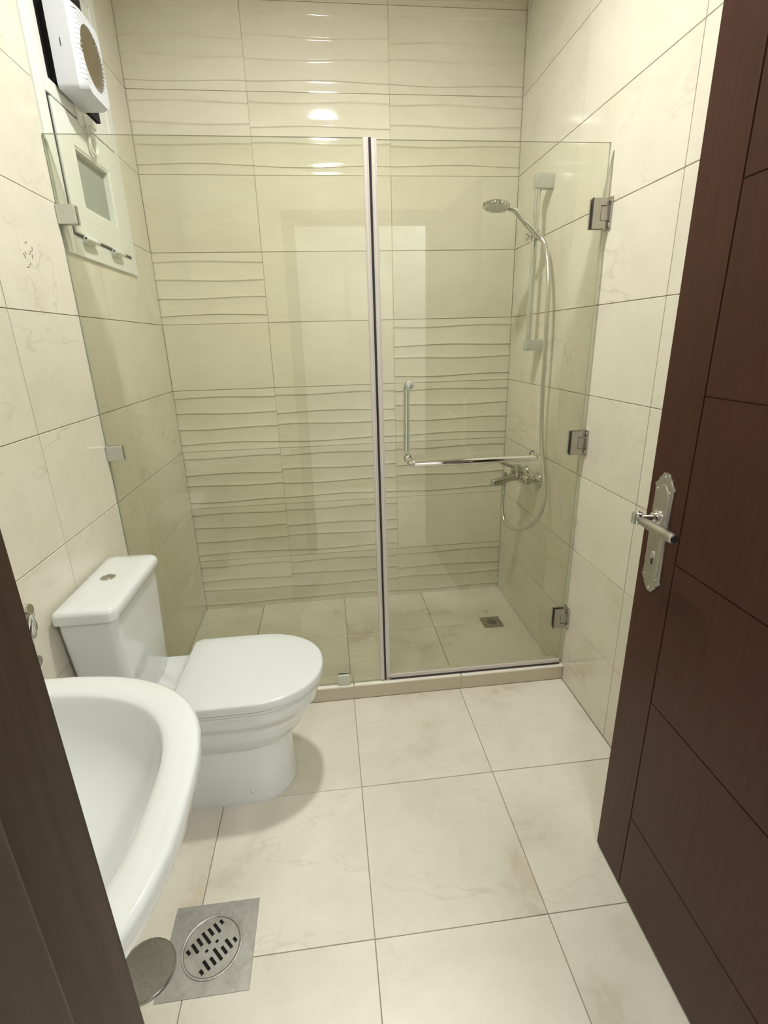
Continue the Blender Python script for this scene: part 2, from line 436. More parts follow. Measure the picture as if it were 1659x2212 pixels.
bm = BM(); box(bm, .606, 1.404, -.53, -.412, DZ - .051, DZ - .033, bev=.004, seg=3); obj('door_stop', bm, M['jamb'], trim, smooth=40)
# hallway
hf = tag(obj('floor', B(-.8, 2.6, HALL - .1, FRONT - .16, -.12, -T), M['floor_grout']), kind='structure')
tag(obj('ceiling', B(-.8, 2.6, HALL - .1, FRONT - .16, H, H + .08), M['hall']), kind='structure')
tag(obj('wall_hall', B(-.8, 2.6, HALL - .1, HALL, 0, H), M['hall']), kind='structure')
tag(obj('wall_hall', B(-.9, -.8, HALL - .1, FRONT - .15, 0, H), M['hall']), kind='structure')
tag(obj('wall_hall', B(2.6, 2.7, HALL - .1, FRONT - .15, 0, H), M['hall']), kind='structure')
bm = BM(); box(bm, -.8, -.12, FRONT - .16, FRONT - .10, 0, H); box(bm, W + .12, 2.6, FRONT - .16, FRONT - .10, 0, H)
tag(obj('wall_hall', bm, M['hall']), kind='structure')

# ---------------------------------------------------------------- lamps
def downlight(x, y, glow, label, r=.075):
    t = empty('ceiling_light', (x, y, H), label, 'ceiling light')
    obj('lamp_rim', lathe(BM(), (x, y, H), (0, 0, -1), [(0, r + .015), (.014, r + .015), (.018, r + .011), (.016, r + .002), (.004, r)], 40, cap=False), M['lamprim'], t, smooth=50)
    obj('diffuser', lathe(BM(), (x, y, H - .001), (0, 0, -1), [(0, r - .001), (.003, r - .001), (.005, r - .009)], 40), glow, t, smooth=60)
    return t
downlight(.82, .86, M['lampglow'], 'round white ceiling downlight over the toilet side of the bathroom')
downlight(.844, -1.34, M['hallglow'], 'small round white ceiling downlight in the hallway behind the doorway')

downlight(1.95, -1.6, M['hallfill'], 'added wide round fill lamp farther right in the hallway, out of view', .17)  # unseen lamp, added to brighten the hallway and the toilet tank side

# ---------------------------------------------------------------- window in the left wall
y0, y1, z0, z1 = WIN
bm = BM()
XF = .008
box(bm, -.05, XF, y0, y0 + .055, z0, z1, bev=.002); box(bm, -.05, XF, y1 - .055, y1, z0, z1, bev=.002)
box(bm, -.05, XF, y0 + .05, y1 - .05, z0, z0 + .058, bev=.002); box(bm, -.05, XF, y0 + .05, y1 - .05, z1 - .055, z1, bev=.002)
win = tag(obj('window_1', bm, M['upvc']), 'white plastic window high on the left wall inside the shower', kind='structure')
tag(obj('transom', B(-.05, .014, y0 + .05, y1 - .05, 2.086, 2.128, bev=.003, seg=2), M['upvc'], win))
obj('back_board', B(-.075, -.045, y0 + .03, y1 - .03, 2.10, z1 - .03), M['black'], win)
# white filler strip beside the fan opening, black opening behind the fan
obj('filler_panel', B(-.045, .004, 1.60, y1 - .05, 2.126, z1 - .05, bev=.001), M['upvc'], win)
obj('filler_panel', B(-.045, .004, y0 + .05, 1.275, 2.126, z1 - .05, bev=.001), M['upvc'], win)
sy0, sy1, sz0, sz1 = 1.236, 1.706, 1.737, 2.080
bm = BM()
for r in rect_minus((sy0 - .006, sy1 + .004, sz0 - .006, sz1 + .004), (sy0 + .02, sy1 - .02, sz0 + .02, sz1 - .02)): box(bm, -.045, .0095, *r)
obj('sash_gap_shade', bm, M['rubber_and_gap'], win)  # dark strips round the sash; the shadow in the gap is their colour
py0, py1, pz0, pz1 = 1.340, 1.600, 1.822, 1.994
bm = BM(); XS = .017
box(bm, -.04, XS, sy0, py0, sz0, sz1, bev=.003, seg=2); box(bm, -.04, XS, py1, sy1, sz0, sz1, bev=.003, seg=2)
box(bm, -.04, XS - .0008, py0 - .004, py1 + .004, sz0, pz0, bev=.003, seg=2); box(bm, -.04, XS - .0008, py0 - .004, py1 + .004, pz1, sz1, bev=.003, seg=2)
sash = obj('sash', bm, M['upvc'], win)
obj('pane', B(-.012, -.004, py0 - .01, py1 + .01, pz0 - .01, pz1 + .01), M['frost'], sash)
bm = BM()
for a in ((py0 - .0, py1 + .0, pz0 - .0, pz0 + .006), (py0, py1, pz1 - .006, pz1)): box(bm, -.005, .013, *a)
for a in ((py0, py0 + .006, pz0, pz1), (py1 - .006, py1, pz0, pz1)): box(bm, -.005, .0125, *a)
obj('glazing_bead', bm, M['upvc'], sash)
for ya, yb in ((1.275, 1.375), (1.500, 1.600)):
    bm = BM(); lathe(bm, (.023, ya, 1.728), (0, 1, 0), [(0, .005), (.002, .0085), (yb - ya - .03, .0085), (yb - ya - .028, .0065), (yb - ya - .004, .006), (yb - ya, .004)], 16)
    box(bm, .006, .022, ya + .008, yb - .03, 1.714, 1.724, bev=.001)
    h = obj('hinge', bm, M['upvc'], win, smooth=40)
    obj('pin', lathe(BM(), (.023, ya - .0012, 1.728), (0, 1, 0), [(0, .0035), (.002, .0035)], 12), M['rubber_and_gap'], h)
# teardrop pull latch under the fan
lt = obj('latch', extrude_outline(BM(), [(.014, y, z) for y, z in ((1.395, 2.122), (1.555, 2.122), (1.545, 2.100), (1.475, 2.092), (1.425, 2.066), (1.405, 2.07))], (1, 0, 0), .007, .002), M['upvc'], win, smooth=40)
cx, cz_, xx = 1.472, 2.036, .026
loop = [(xx, cx + .030 * math.sin(a), cz_ - .030 * math.cos(a)) for a in [math.radians(q) for q in range(-112, 113, 14)]]
loop = [(xx, cx - .030, 2.088)] + [(p[0], p[1], p[2]) for p in loop] + [(xx, cx - .030, 2.088)]
obj('pull_loop', tube(BM(), loop, .0035, 8), M['upvc'], lt, smooth=50)
obj('pull_loop', tube(BM(), [(xx, cx + .024 * math.sin(a), cz_ + .0 - .024 * math.cos(a)) for a in [2 * PI * q / 24 for q in range(25)]], .0025, 8), M['upvc'], lt, smooth=50)
obj('latch_stem', B(.012, xx, cx - .036, cx - .022, 2.076, 2.104, bev=.003), M['upvc'], lt)

# exhaust fan hung in the upper opening
fan = empty('exhaust_fan', (.03, 1.37, 2.13), 'white boxy exhaust fan with round louvred grille fixed in the window', 'fan')
FY0, FY1, FZ0, FZ1, FX0, FX1 = 1.288, 1.462, 2.116, 2.335, .022, .102
obj('rear_duct', B(-.044, .02, 1.30, 1.595, 2.135, 2.50), M['black'], fan)
# housing: back outline to a chamfered front
def rr(ya, yb, za, zb, x, r=.02, n=5):
    pts = []
    for (cy2, cz2, a0) in ((yb - r, zb - r, 0), (ya + r, zb - r, 90), (ya + r, za + r, 180), (yb - r, za + r, 270)):
        for i in range(n): 
            a = math.radians(a0 + 90 * i / (n - 1)); pts.append((x, cy2 + r * math.cos(a), cz2 + r * math.sin(a)))
    return pts
bm = BM()
R0 = rr(FY0, FY1, FZ0, FZ1, FX0, .012); R1 = rr(FY0, FY1, FZ0, FZ1, FX1 - .022, .014); R2 = rr(FY0 + .014, FY1 - .003, FZ0 + .003, FZ1 - .014, FX1, .03)
ring_loft(bm, [R0, R1, R2])
house = obj('housing', bm, M['fan'], fan, smooth=30)
fc = Vector((FX1, 1.378, 2.222))
cut(house, lathe(BM(), fc + Vector((-.016, 0, 0)), (1, 0, 0), [(0, .078), (.03, .078)], 48))
cut(house, BM()) if False else None
obj('grille_back', lathe(BM(), fc + Vector((-.017, 0, 0)), (1, 0, 0), [(0, .077), (.003, .077)], 40), M['fan_brown'], fan)
for i in range(13):
    z = fc.z - .070 + i * .0117; hw = math.sqrt(max(.078 ** 2 - (z - fc.z) ** 2, 1e-5))
    bm = BM()
    v = [Vector((fc.x + a, y, z + b)) for y in (fc.y - hw, fc.y + hw) for a, b in ((-.014, -.003), (-.012, -.0045), (-.001, .001), (-.002, .0028))]
    V = [bm.verts.new(p) for p in v]
    for f in ((0, 1, 2, 3), (7, 6, 5, 4), (0, 4, 5, 1), (1, 5, 6, 2), (2, 6, 7, 3), (3, 7, 4, 0)): bm.faces.new([V[k] for k in f])
    obj('louvre', bm, M['fan_tan'], fan)
for i in range(15):
    z = fc.z - .076 + i * .0117
    hw = math.sqrt(max(.078 ** 2 - (z - fc.z) ** 2, 1e-5)); yi = fc.y - hw - .001
    pl_ = [(FX1 - .024, FY0 - .0008), (FX1 + .0006, FY0 + .0128), (FX1 + .0006, max(yi, FY0 + .016)), (FX1 - .006, max(yi, FY0 + .016)), (FX1 - .026, FY0 + .006)]
    obj('side_rib', extrude_outline(BM(), [(a, b, z - .001) for a, b in pl_], (0, 0, 1), .002), M['fan'], fan)
bm = BM()
for i in range(13):
    z = fc.z - .070 + i * .0117; hw = math.sqrt(max(.079 ** 2 - (z - fc.z) ** 2, 1e-5))
    box(bm, FX1 - .006, FX1 + .001, fc.y + hw - .003, fc.y + hw + .003, z - .002, z + .002)
tag(obj('louvre_tip', bm, M['fan'], fan), kind='stuff')
obj('indicator_slot', B(.05, .0515, FY0 - .0012, FY0 + .001, 2.215, 2.235), M['rubber_and_gap'], fan)

# ---------------------------------------------------------------- shower glass
ZT = 1.966
fixed = empty('fixed_glass_panel', (.45, GY0, .071), 'fixed clear glass shower panel behind the toilet, clamped to the left wall', 'glass panel')
def glass(x0, x1, z0, z1, parent):
    bm = B(x0, x1, GY0, GY1, z0, z1)
    for f in bm.faces:
        if abs(f.normal.y) < .5: f.material_index = 1
    return obj('pane', bm, [M['glass'], M['glass_edge']], parent)
glass(.002, .8995, .0725, ZT, fixed)
for nm, (x0, x1, z0, z1) in (('clamp', (0.0005, .052, 1.744, 1.794)), ('clamp', (0.0005, .052, 1.046, 1.095)), ('clamp', (.712, .761, .0715, .120))):
    bm = BM(); box(bm, x0, x1, GY0 - .011, GY0 - .0005, z0, z1, bev=.0015); box(bm, x0, x1, GY1 + .0005, GY1 + .011, z0, z1, bev=.0015)
    obj('clamp', bm, M['satin_grey'], fixed)
# meeting seals: ribbed vinyl either side of a dark gap
sl = obj('edge_seal', B(.8870, .9032, GY0 - .0035, GY1 + .0035, .075, ZT - .001, bev=.001), M['seal'], fixed)
obj('seal_rib', B(.8925, .8955, GY0 - .0055, GY0 - .003, .075, ZT - .001), M['seal_white'], sl)
obj('magnet_strip', B(.9030, .9105, GY0 - .003, GY1 + .003, .075, ZT), M['rubber_and_gap'], sl)
door = empty('shower_door', (1.3, GY0, .075), 'hinged clear glass shower door with chrome bar handle, right of the dark seam', 'glass door')
glass(.9125, 1.655, .090, ZT - .004, door)
sl = obj('edge_seal', B(.9107, .9275, GY0 - .0035, GY1 + .0035, .088, ZT - .003, bev=.001), M['seal'], door)
obj('seal_rib', B(.917, .920, GY0 - .0055, GY0 - .003, .088, ZT - .003), M['seal_white'], sl)
sl = obj('bottom_seal', B(.926, 1.655, GY0 - .003, GY1 + .003, .080, .097, bev=.001), M['seal'], door)
obj('drip_blade', B(.926, 1.655, GY0 - .004, GY1 + .002, .0745, .081), M['rubber_and_gap'], sl)
for zc in (1.768, 1.029, .296):
    bm = BM(); hz = .043
    for ya, yb in ((GY0 - .010, GY0 - .0003), (GY1 + .0003, GY1 + .010)):
        pts = [(1.612, zc - hz), (1.656, zc - hz), (1.656, zc - .022), (1.638, zc - .022), (1.638, zc + .022), (1.656, zc + .022), (1.656, zc + hz), (1.612, zc + hz)]
        extrude_outline(bm, [(x, ya, z) for x, z in pts], (0, 1, 0), yb - ya)
    h = obj('hinge', bm, M['satin'], door)
    bm = BM(); box(bm, 1.6395, 1.668, GY0 - .009, GY1 + .009, zc - .0205, zc + .0205, bev=.001)
    box(bm, 1.6655, W - .0002, GY0 - .020, GY1 + .020, zc - hz - .003, zc + hz + .003, bev=.0008)
    obj('wall_bracket', bm, M['satin'], h)
    obj('hinge_seam', B(1.6108, 1.6122, GY0 - .0102, GY0 - .001, zc - hz - .001, zc + hz + .001), M['rubber_and_gap'], h)
    bm = BM()
    for s in (-1, 1):
        lathe(bm, (1.6655, GY0 - .012, zc + s * .034), (-1, 0, 0), [(0, .006), (.002, .006), (.003, .003)], 12)
    obj('screw', bm, M['chrome'], h, smooth=40)
# combined handle: upright bar inside, cross bar outside
hd = obj('bar_handle', tube(BM(), bend([(1.012, GY0 - .001, 1.0), (1.012, 1.118, .992), (1.468, 1.118, .992), (1.478, GY0 - .001, .992)], .024), .0115, 20), M['chrome'], door, smooth=50)
obj('inner_bar', tube(BM(), bend([(1.018, GY1 + .001, 1.255), (1.018, 1.228, 1.255), (1.015, 1.228, 1.0), (1.012, GY1 + .001, 1.0)], .022), .0115, 20), M['chrome'], hd, smooth=50)
obj('cap', lathe(BM(), (1.018, GY0 - .0005, 1.255), (0, -1, 0), [(0, .0145), (.004, .0145), (.006, .012)], 28), M['satin_grey'], hd, smooth=50)
bm = BM()
for (x, z) in ((1.012, 1.0), (1.478, .992)): lathe(bm, (x, GY0 - .0005, z), (0, -1, 0), [(0, .0145), (.005, .0145), (.006, .012)], 24)
for (x, z) in ((1.012, 1.0), (1.478, .992), (1.018, 1.255)): lathe(bm, (x, GY1 + .0005, z), (0, 1, 0), [(0, .0145), (.005, .0145), (.006, .012)], 24)
lathe(bm, (1.033, 1.118, .992), (1, 0, 0), [(0, .0122), (.003, .0122)], 20)
obj('collar', bm, M['chrome'], hd, smooth=50)

# ---------------------------------------------------------------- shower fittings on the right wall
BX, BY = 1.612, 1.625
rail = empty('shower_rail', (W, BY, 1.345), 'vertical chrome shower slide rail on the right wall', 'shower rail')
obj('rail', tube(BM(), [(BX, BY, 1.35), (BX, BY, 1.995)], .0125, 18), M['chrome'], rail, smooth=50)
for za, zb in ((1.952, 2.004), (1.345, 1.390)):
    obj('bracket', B(BX - .014, W - .0005, BY - .017, BY + .017, za, zb, bev=.002, seg=2), M['satin_grey'], rail, smooth=40)
bm = BM(); lathe(bm, (BX, BY, 1.765), (0, 0, 1), [(0, .016), (.03, .016)], 20)
lathe(bm, (BX + .004, BY, 1.783), (-1, 0, 0), [(.015, .007), (.028, .007), (.030, .0145), (.040, .0155), (.044, .012)], 20)
sd = obj('slider', bm, M['chrome'], rail, smooth=40)
d = Vector((-.085, -.004, .068)).normalized()
obj('holder_cup', lathe(BM(), Vector((1.617, 1.590, 1.780)) - d * .012, d, [(0, .012), (.03, .0165), (.032, .0145)], 20), M['chrome'], sd, smooth=40)
bm = BM(); tube(bm, [(BX, BY, 1.783), (1.617, 1.590, 1.780)], .009, 12); obj('holder_arm', bm, M['chrome'], sd, smooth=40)
hs = empty('hand_shower', (1.617, 1.59, 1.78), 'chrome hand shower with looping metal hose, resting in the slide rail holder', 'hand shower')
p0 = Vector((1.622, 1.590, 1.774)); hp = [p0, p0 + d * .05, p0 + d * .10, Vector((1.512, 1.586, 1.868)), Vector((1.488, 1.586, 1.878))]
obj('handle', tube(BM(), catmull(hp, 6), .01, 16, radii=[.0095 + .003 * math.sin(min(i / 12, 1) * PI) + .002 * (i / 24) for i in range(25)]), M['chrome'], hs, smooth=50)
hc = Vector((1.436, 1.586, 1.888)); ax = Vector((-.10, -.06, -1)).normalized()
obj('head', lathe(BM(), hc - ax * .014, ax, [(0, .012), (.004, .034), (.009, .048), (.018, .052), (.024, .050), (.026, .046)], 36), M['chrome'], hs, smooth=50)
bm = BM(); lathe(bm, hc + ax * .010, ax, [(0, .044), (.004, .044), (.005, .04)], 32)
u, v = frame_of(ax)
for ring, n in ((.012, 6), (.024, 12), (.036, 18)):
    for k in range(n):
        q = hc + ax * .014 + (u * math.cos(2 * PI * k / n) + v * math.sin(2 * PI * k / n)) * ring
        lathe(bm, q, ax, [(0, .002), (.004, .0016)], 6)
obj('spray_face', bm, M['satin_grey'], hs, smooth=50)
bm = BM()
for k in range(24):
    q = hc + ax * .004 + (u * math.cos(2 * PI * k / 24) + v * math.sin(2 * PI * k / 24)) * .0515
    lathe(bm, q - ax * .006, ax, [(0, .0028), (.012, .0028)], 6)
obj('rim_grip', bm, M['chrome'], hs, smooth=50)
# hose
hose_pts = [(1.622, 1.588, 1.776), (1.634, 1.570, 1.750), (1.632, 1.530, 1.690), (1.628, 1.490, 1.58), (1.626, 1.478, 1.448), (1.628, 1.474, 1.3), (1.630, 1.478, 1.198), (1.632, 1.458, .99),
            (1.622, 1.37, .81), (1.608, 1.345, .71), (1.575, 1.375, .632), (1.545, 1.46, .585), (1.530, 1.555, .583), (1.528, 1.60, .63), (1.531, 1.612, .69), (1.532, 1.612, .742)]
hose_t = obj('hose', tube(BM(), catmull(hose_pts, 14), .0085, 12), M['hose'], hs, smooth=60)
hose_t['label'] = 'flexible metal hose looping down to the mixer'
bm = BM(); lathe(bm, (1.532, 1.612, .700), (0, 0, 1), [(0, .0075), (.03, .0105), (.045, .0105)], 16)
obj('hose_nut', bm, M['chrome'], hose_t, smooth=40)
bm = BM(); lathe(bm, (1.6235, 1.588, 1.7725), (-.085, -.004, .068), [(-.018, .0072), (-.004, .0095), (.006, .0095)], 16)
obj('hose_nut', bm, M['chrome'], hose_t, smooth=40)
# mixer
mx = empty('shower_mixer', (W, 1.62, .79), 'chrome shower mixer tap on the right wall with spout and lever', 'tap')
MY = 1.612
for yy in (1.545, 1.695):
    obj('wall_flange', lathe(BM(), (W - .0005, yy, .785), (-1, 0, 0), [(0, .033), (.004, .033), (.012, .026), (.022, .018), (.024, .012), (.05, .012)], 28), M['chrome_dull'], mx, smooth=45)
    obj('union_nut', lathe(BM(), (W - .038, yy, .785), (-1, 0, 0), [(0, .017), (.018, .017), (.02, .013)], 6), M['chrome_dull'], mx, smooth=20)
bm = BM()
lathe(bm, (1.617, 1.525, .787), (0, 1, 0), [(0, .014), (.006, .021), (.03, .023), (.06, .028), (.11, .028), (.15, .023), (.18, .021), (.186, .014)], 28)
obj('body', bm, M['chrome_dull'], mx, smooth=45)
bm = BM(); tube(bm, catmull([(1.612, MY, .790), (1.57, MY, .786), (1.53, MY, .775), (1.50, MY, .768), (1.482, MY, .764)], 5), .01, 18, radii=[.020 - .005 * i / 20 for i in range(21)])
lathe(bm, (1.484, MY, .770), (-.1, 0, -1), [(-.008, .008), (0, .0145), (.016, .0145), (.018, .011)], 18)
obj('spout', bm, M['chrome_dull'], mx, smooth=45)
bm = BM(); lathe(bm, (1.536, MY, .785), (0, 0, 1), [(0, .005), (.012, .005), (.013, .0085), (.024, .0085), (.026, .006)], 16)
obj('diverter_knob', bm, M['chrome_dull'], mx, smooth=45)
bm = BM(); lathe(bm, (1.532, MY, .735), (0, 0, 1), [(0, .0095), (.035, .011)], 16); obj('hose_outlet', bm, M['chrome_dull'], mx, smooth=45)
bm = BM(); lathe(bm, (1.600, MY, .790), (-.25, 0, 1), [(0, .025), (.022, .027), (.040, .026), (.050, .021), (.053, .012)], 28)
obj('cartridge_cap', bm, M['chrome_dull'], mx, smooth=45)
bm = BM(); tube(bm, [(1.592, MY, .832), (1.572, MY, .836), (1.545, MY, .846), (1.515, MY, .858)], .006, 12, radii=[.011, .0085, .0075, .0085]); obj('lever', bm, M['chrome_dull'], mx, smooth=45)
# shower floor drain
sdn = empty('shower_drain', (1.512, 1.63, .008), 'small square metal drain in the shower floor', 'drain')
obj('drain_plate', B(1.462, 1.564, 1.580, 1.682, .0078, .0098, bev=.0005), M['steel_dull'], sdn)
obj('grate', lathe(BM(), (1.513, 1.631, .0095), (0, 0, 1), [(0, .034), (.0018, .033), (.002, .03), (.0005, .026)], 28, cap=False), M['steel_dull'], sdn, smooth=30)
bm = BM()
for k in range(-3, 4):
    hw = math.sqrt(.024 ** 2 - (k * .007) ** 2) if abs(k) < 3 else .010
    box(bm, 1.513 - hw, 1.513 + hw, 1.631 + k * .007 - .0016, 1.631 + k * .007 + .0016, .0097, .0103)
obj('slot', bm, M['rubber_and_gap'], sdn)

# ---------------------------------------------------------------- toilet
toilet = empty('toilet', (.35, .82, 0), 'white close-coupled toilet with closed lid by the left wall', 'toilet')
YC = .818
def dshape(xb, xf, hw, z, n=56, L=None, p=2.15, rb=.02, yc=YC):
    """D outline: squared back at xb, rounded nose at xf"""
    L = L if L is not None else min(hw * 1.25, (xf - xb) * .8)
    xc = xf - L; pts = []
    m = n // 2
    for i in range(m + 1):
        a = -PI / 2 + PI * i / m; c, s = math.cos(a), math.sin(a)
        pts.append((xc + L * abs(c) ** (2 / p), yc + hw * math.copysign(abs(s) ** (2 / p), s), z))
    k = (n - m - 1); q = []
    for i in range(1, k + 1):                      # back edge with small corner radius
        t = i / (k + 1)
        q.append(t)
    path = [(xc, yc + hw), (xb + rb, yc + hw), (xb + rb * .3, yc + hw - rb * .3), (xb, yc + hw - rb), (xb, yc - hw + rb), (xb + rb * .3, yc - hw + rb * .3), (xb + rb, yc - hw), (xc, yc - hw)]
    ln = [0]
    for a, b in zip(path, path[1:]): ln.append(ln[-1] + math.dist(a, b))
    for t in q:
        s = t * ln[-1]; j = max(i for i in range(len(ln)) if ln[i] <= s); j = min(j, len(path) - 2)
        f = (s - ln[j]) / max(ln[j + 1] - ln[j], 1e-9)
        pts.append((path[j][0] + (path[j + 1][0] - path[j][0]) * f, path[j][1] + (path[j + 1][1] - path[j][1]) * f, z))
    return pts
# skirted foot
bm = BM(); S = []
for z, xb, xf, hw in ((0, .02, .553, .116), (.012, .02, .556, .118), (.02, .02, .555, .118), (.12, .02, .551, .116), (.24, .02, .548, .116), (.30, .02, .56, .120), (.345, .02, .58, .125)):
    S.append(dshape(xb, xf, hw, z, rb=.012, L=.125))
ring_loft(bm, S); obj('foot', bm, M['ceramic'], toilet, smooth=50)
# bowl, with a stepped band under the rim
bm = BM(); S = []
for z, xb, xf, hw, L in ((.222, .30, .545, .112, .14), (.226, .285, .563, .124, .15), (.240, .27, .585, .138, .16), (.262, .26, .603, .150, .17), (.285, .25, .613, .156, .18),
                      (.305, .25, .623, .162, .185), (.322, .245, .632, .167, .19), (.340, .24, .640, .170, .2), (.345, .235, .651, .175, .205), (.372, .225, .657, .178, .21), (.388, .222, .661, .180, .21), (.392, .225, .655, .175, .205)):
    S.append(dshape(xb, xf, hw, z, L=L))
ring_loft(bm, S); obj('bowl', bm, M['ceramic'], toilet, smooth=50)
bm = BM(); ring_loft(bm, [rr2 for rr2 in [dshape(.015, .30, .150, .345, L=.03, rb=.03), dshape(.012, .30, .165, .365, L=.03, rb=.03), dshape(.012, .30, .168, .385, L=.03, rb=.03), dshape(.016, .296, .163, .391, L=.03, rb=.03)]])
obj('deck', bm, M['ceramic'], toilet, smooth=50)
def slab(name, z0, z1, xb, xf, hw, L, r, m_, dome=0):
    S = [dshape(xb + r, xf - r, hw - r, z0, L=L - r), dshape(xb, xf, hw, z0 + r * .5, L=L), dshape(xb, xf, hw, z1 - r, L=L),
         dshape(xb + r * .35, xf - r * .35, hw - r * .35, z1 - r * .3, L=L - r * .3), dshape(xb + r, xf - r, hw - r, z1, L=L - r)]
    if dome:
        for f in (.82, .55, .25): S.append([(.45 + (p[0] - .45) * f, YC + (p[1] - YC) * f, z1 + dome * (1 - f * f)) for p in S[4]])
    return obj(name, ring_loft(BM(), S), m_, toilet, smooth=50)
slab('seat', .393, .404, .242, .664, .179, .219, .004, M['seat'])
slab('seat_lid', .4075, .438, .234, .673, .186, .224, .006, M['seat'], dome=.002)
for s in (-1, 1): obj('seat_hinge', lathe(BM(), (.228, YC + s * .075 - .02, .402), (0, 1, 0), [(0, .010), (.04, .010)], 16), M['seat'], toilet, smooth=40)
# tank
def rrect(x0, x1, ya, yb, z, r, n=6):
    pts = []
    for (cx2, cy2, a0) in ((x1 - r, yb - r, 0), (x0 + r * .5, yb - r * .5, 90), (x0 + r * .5, ya + r * .5, 180), (x1 - r, ya + r, 270)):
        q = r if a0 in (0, 270) else r * .5
        for i in range(n):
            a = math.radians(a0 + 90 * i / (n - 1)); pts.append((cx2 + q * math.cos(a), cy2 + q * math.sin(a), z))
    return pts
bm = BM()
ring_loft(bm, [rrect(.03, .148, .672, .962, .392, .03), rrect(.026, .150, .668, .966, .400, .03), rrect(.018, .154, .655, .976, .55, .03), rrect(.014, .158, .640, .984, .70, .03), rrect(.014, .159, .637, .986, .742, .03)])
obj('tank', bm, M['ceramic'], toilet, smooth=50)
bm = BM()
ring_loft(bm, [rrect(.014, .162, .632, .990, .735, .028), rrect(.009, .168, .625, .997, .739, .030), rrect(.009, .168, .625, .997, .760, .030), rrect(.012, .165, .628, .994, .769, .030), rrect(.019, .157, .636, .986, .7735, .028), rrect(.04, .135, .66, .96, .7755, .02), rrect(.07, .10, .74, .88, .776, .01)])
obj('tank_lid', bm, M['ceramic'], toilet, smooth=60)
fb = obj('flush_button', lathe(BM(), (.078, .822, .7745), (0, 0, 1), [(0, .021), (.003, .021), (.0045, .018), (.003, .0165)], 32, cap=True), M['chrome'], toilet, smooth=50)
obj('button_cap', lathe(BM(), (.078, .822, .777), (0, 0, 1), [(0, .0155), (.0025, .0145), (.0035, .010)], 28), M['satin'], fb, smooth=50)
obj('bolt_cap', lathe(BM(), (.425, YC - .117, .055), (0, -1, 0), [(0, .008), (.003, .0075), (.005, .004)], 16), M['ceramic'], toilet, smooth=60)

# ---------------------------------------------------------------- wash basin, mostly behind the door frame
sink = empty('wash_basin', (.25, -.02, 0), 'white ceramic wash basin on pedestal beside the door frame', 'basin')
SY, RZM = -.022, .82
def sinkline(z, inset=0., drop=0., xb=None, n=72, yoff=0.):
    a, x0, b = .312 - inset, .150, .365 - inset; e = 2.75; pts = []
    x_back = xb if xb is not None else .001
    m = 48
    for i in range(m + 1):
        t = -PI / 2 + PI * i / m; c, s = math.cos(t), math.sin(t)
        pts.append((x0 + b * abs(c) ** (2 / e), SY + a * math.copysign(abs(s) ** (2 / e), s), z))
    back = [(x0 + (x_back - x0) * f, SY + a, z) for f in (.33, .66)]
    k = n - (m + 1) - 4
    mid = [(x_back, SY + a * (1 - 2 * i / (k - 1)) * .985, z) for i in range(k)]
    return pts + back + mid + [(x0 + (x_back - x0) * f, SY - a, z) for f in (.66, .33)]
def sscale(ring, s, z, cx=.27, cy=SY): return [(cx + (p[0] - cx) * s, cy + (p[1] - cy) * s, z) for p in ring]
bm = BM()
inner = sinkline(RZM - .003, .052, xb=.085)
S = [sscale(sinkline(0, .06), .38, .60), sscale(sinkline(0, .05), .62, .66), sscale(sinkline(0, .04), .86, .73), sinkline(.772, .014), sinkline(.786, .002), sinkline(.811, 0), sinkline(.8180, .0025), sinkline(.8205, .008),
     sinkline(.8205, .030, xb=.03), sinkline(.819, .043, xb=.06), inner]
S += [sscale(inner, s, z) for s, z in ((.985, .813), (.968, .800), (.94, .778), (.90, .753), (.84, .728), (.76, .706), (.66, .690), (.54, .679), (.40, .672), (.25, .668), (.10, .666))]
ring_loft(bm, S); obj('basin', bm, M['ceramic'], sink, smooth=60)
bm = BM()
ring_loft(bm, [[(.15 + rx * math.cos(2 * PI * i / 32), SY + ry * math.sin(2 * PI * i / 32), z) for i in range(32)] for z, rx, ry in ((0, .10, .095), (.03, .095, .085), (.3, .075, .07), (.55, .085, .085), (.64, .11, .12))])
obj('pedestal', bm, M['ceramic'], sink, smooth=50)
obj('drain_ring', lathe(BM(), (.27, SY, .666), (0, 0, 1), [(0, .024), (.003, .023), (.002, .018)], 28), M['chrome'], sink, smooth=50)

# ---------------------------------------------------------------- bidet spray behind the basin
sp = empty('bidet_sprayer', (0, .50, .74), 'chrome bidet hand sprayer on the left wall, half hidden by the door frame', 'sprayer')
obj('wall_holder', B(.0005, .034, .492, .520, .775, .800, bev=.003), M['chrome'], sp)
bm = BM(); tube(bm, catmull([(.036, .490, .74), (.038, .494, .79), (.042, .500, .825), (.046, .503, .845)], 5), .009, 16, radii=[.007 + .004 * i / 15 for i in range(16)])
lathe(bm, (.026, .503, .852), (1, 0, .15), [(-.006, .010), (0, .0135), (.020, .0145), (.026, .012)], 20)
obj('spray_head', bm, M['chrome'], sp, smooth=50)
obj('trigger', tube(BM(), catmull([(.050, .500, .846), (.058, .496, .822), (.056, .494, .800), (.048, .494, .788)], 5), .0035, 10), M['chrome'], sp, smooth=50)
obj('supply_hose', tube(BM(), catmull([(.036, .490, .742), (.036, .48, .66), (.05, .47, .5), (.08, .42, .36), (.06, .40, .28), (.02, .42, .30)], 8), .006, 10), M['hose'], sp, smooth=60)
bm = BM(); lathe(bm, (.0005, .42, .30), (1, 0, 0), [(0, .022), (.006, .02), (.008, .01), (.04, .01)], 20)
obj('angle_valve', bm, M['chrome'], sp, smooth=45)
bm = BM(); lathe(bm, (.0005, .487, .730), (1, 0, 0), [(0, .012), (.03, .012), (.034, .014), (.048, .014), (.050, .011)], 16)
obj('valve_knob', bm, M['satin'], sp, smooth=45)

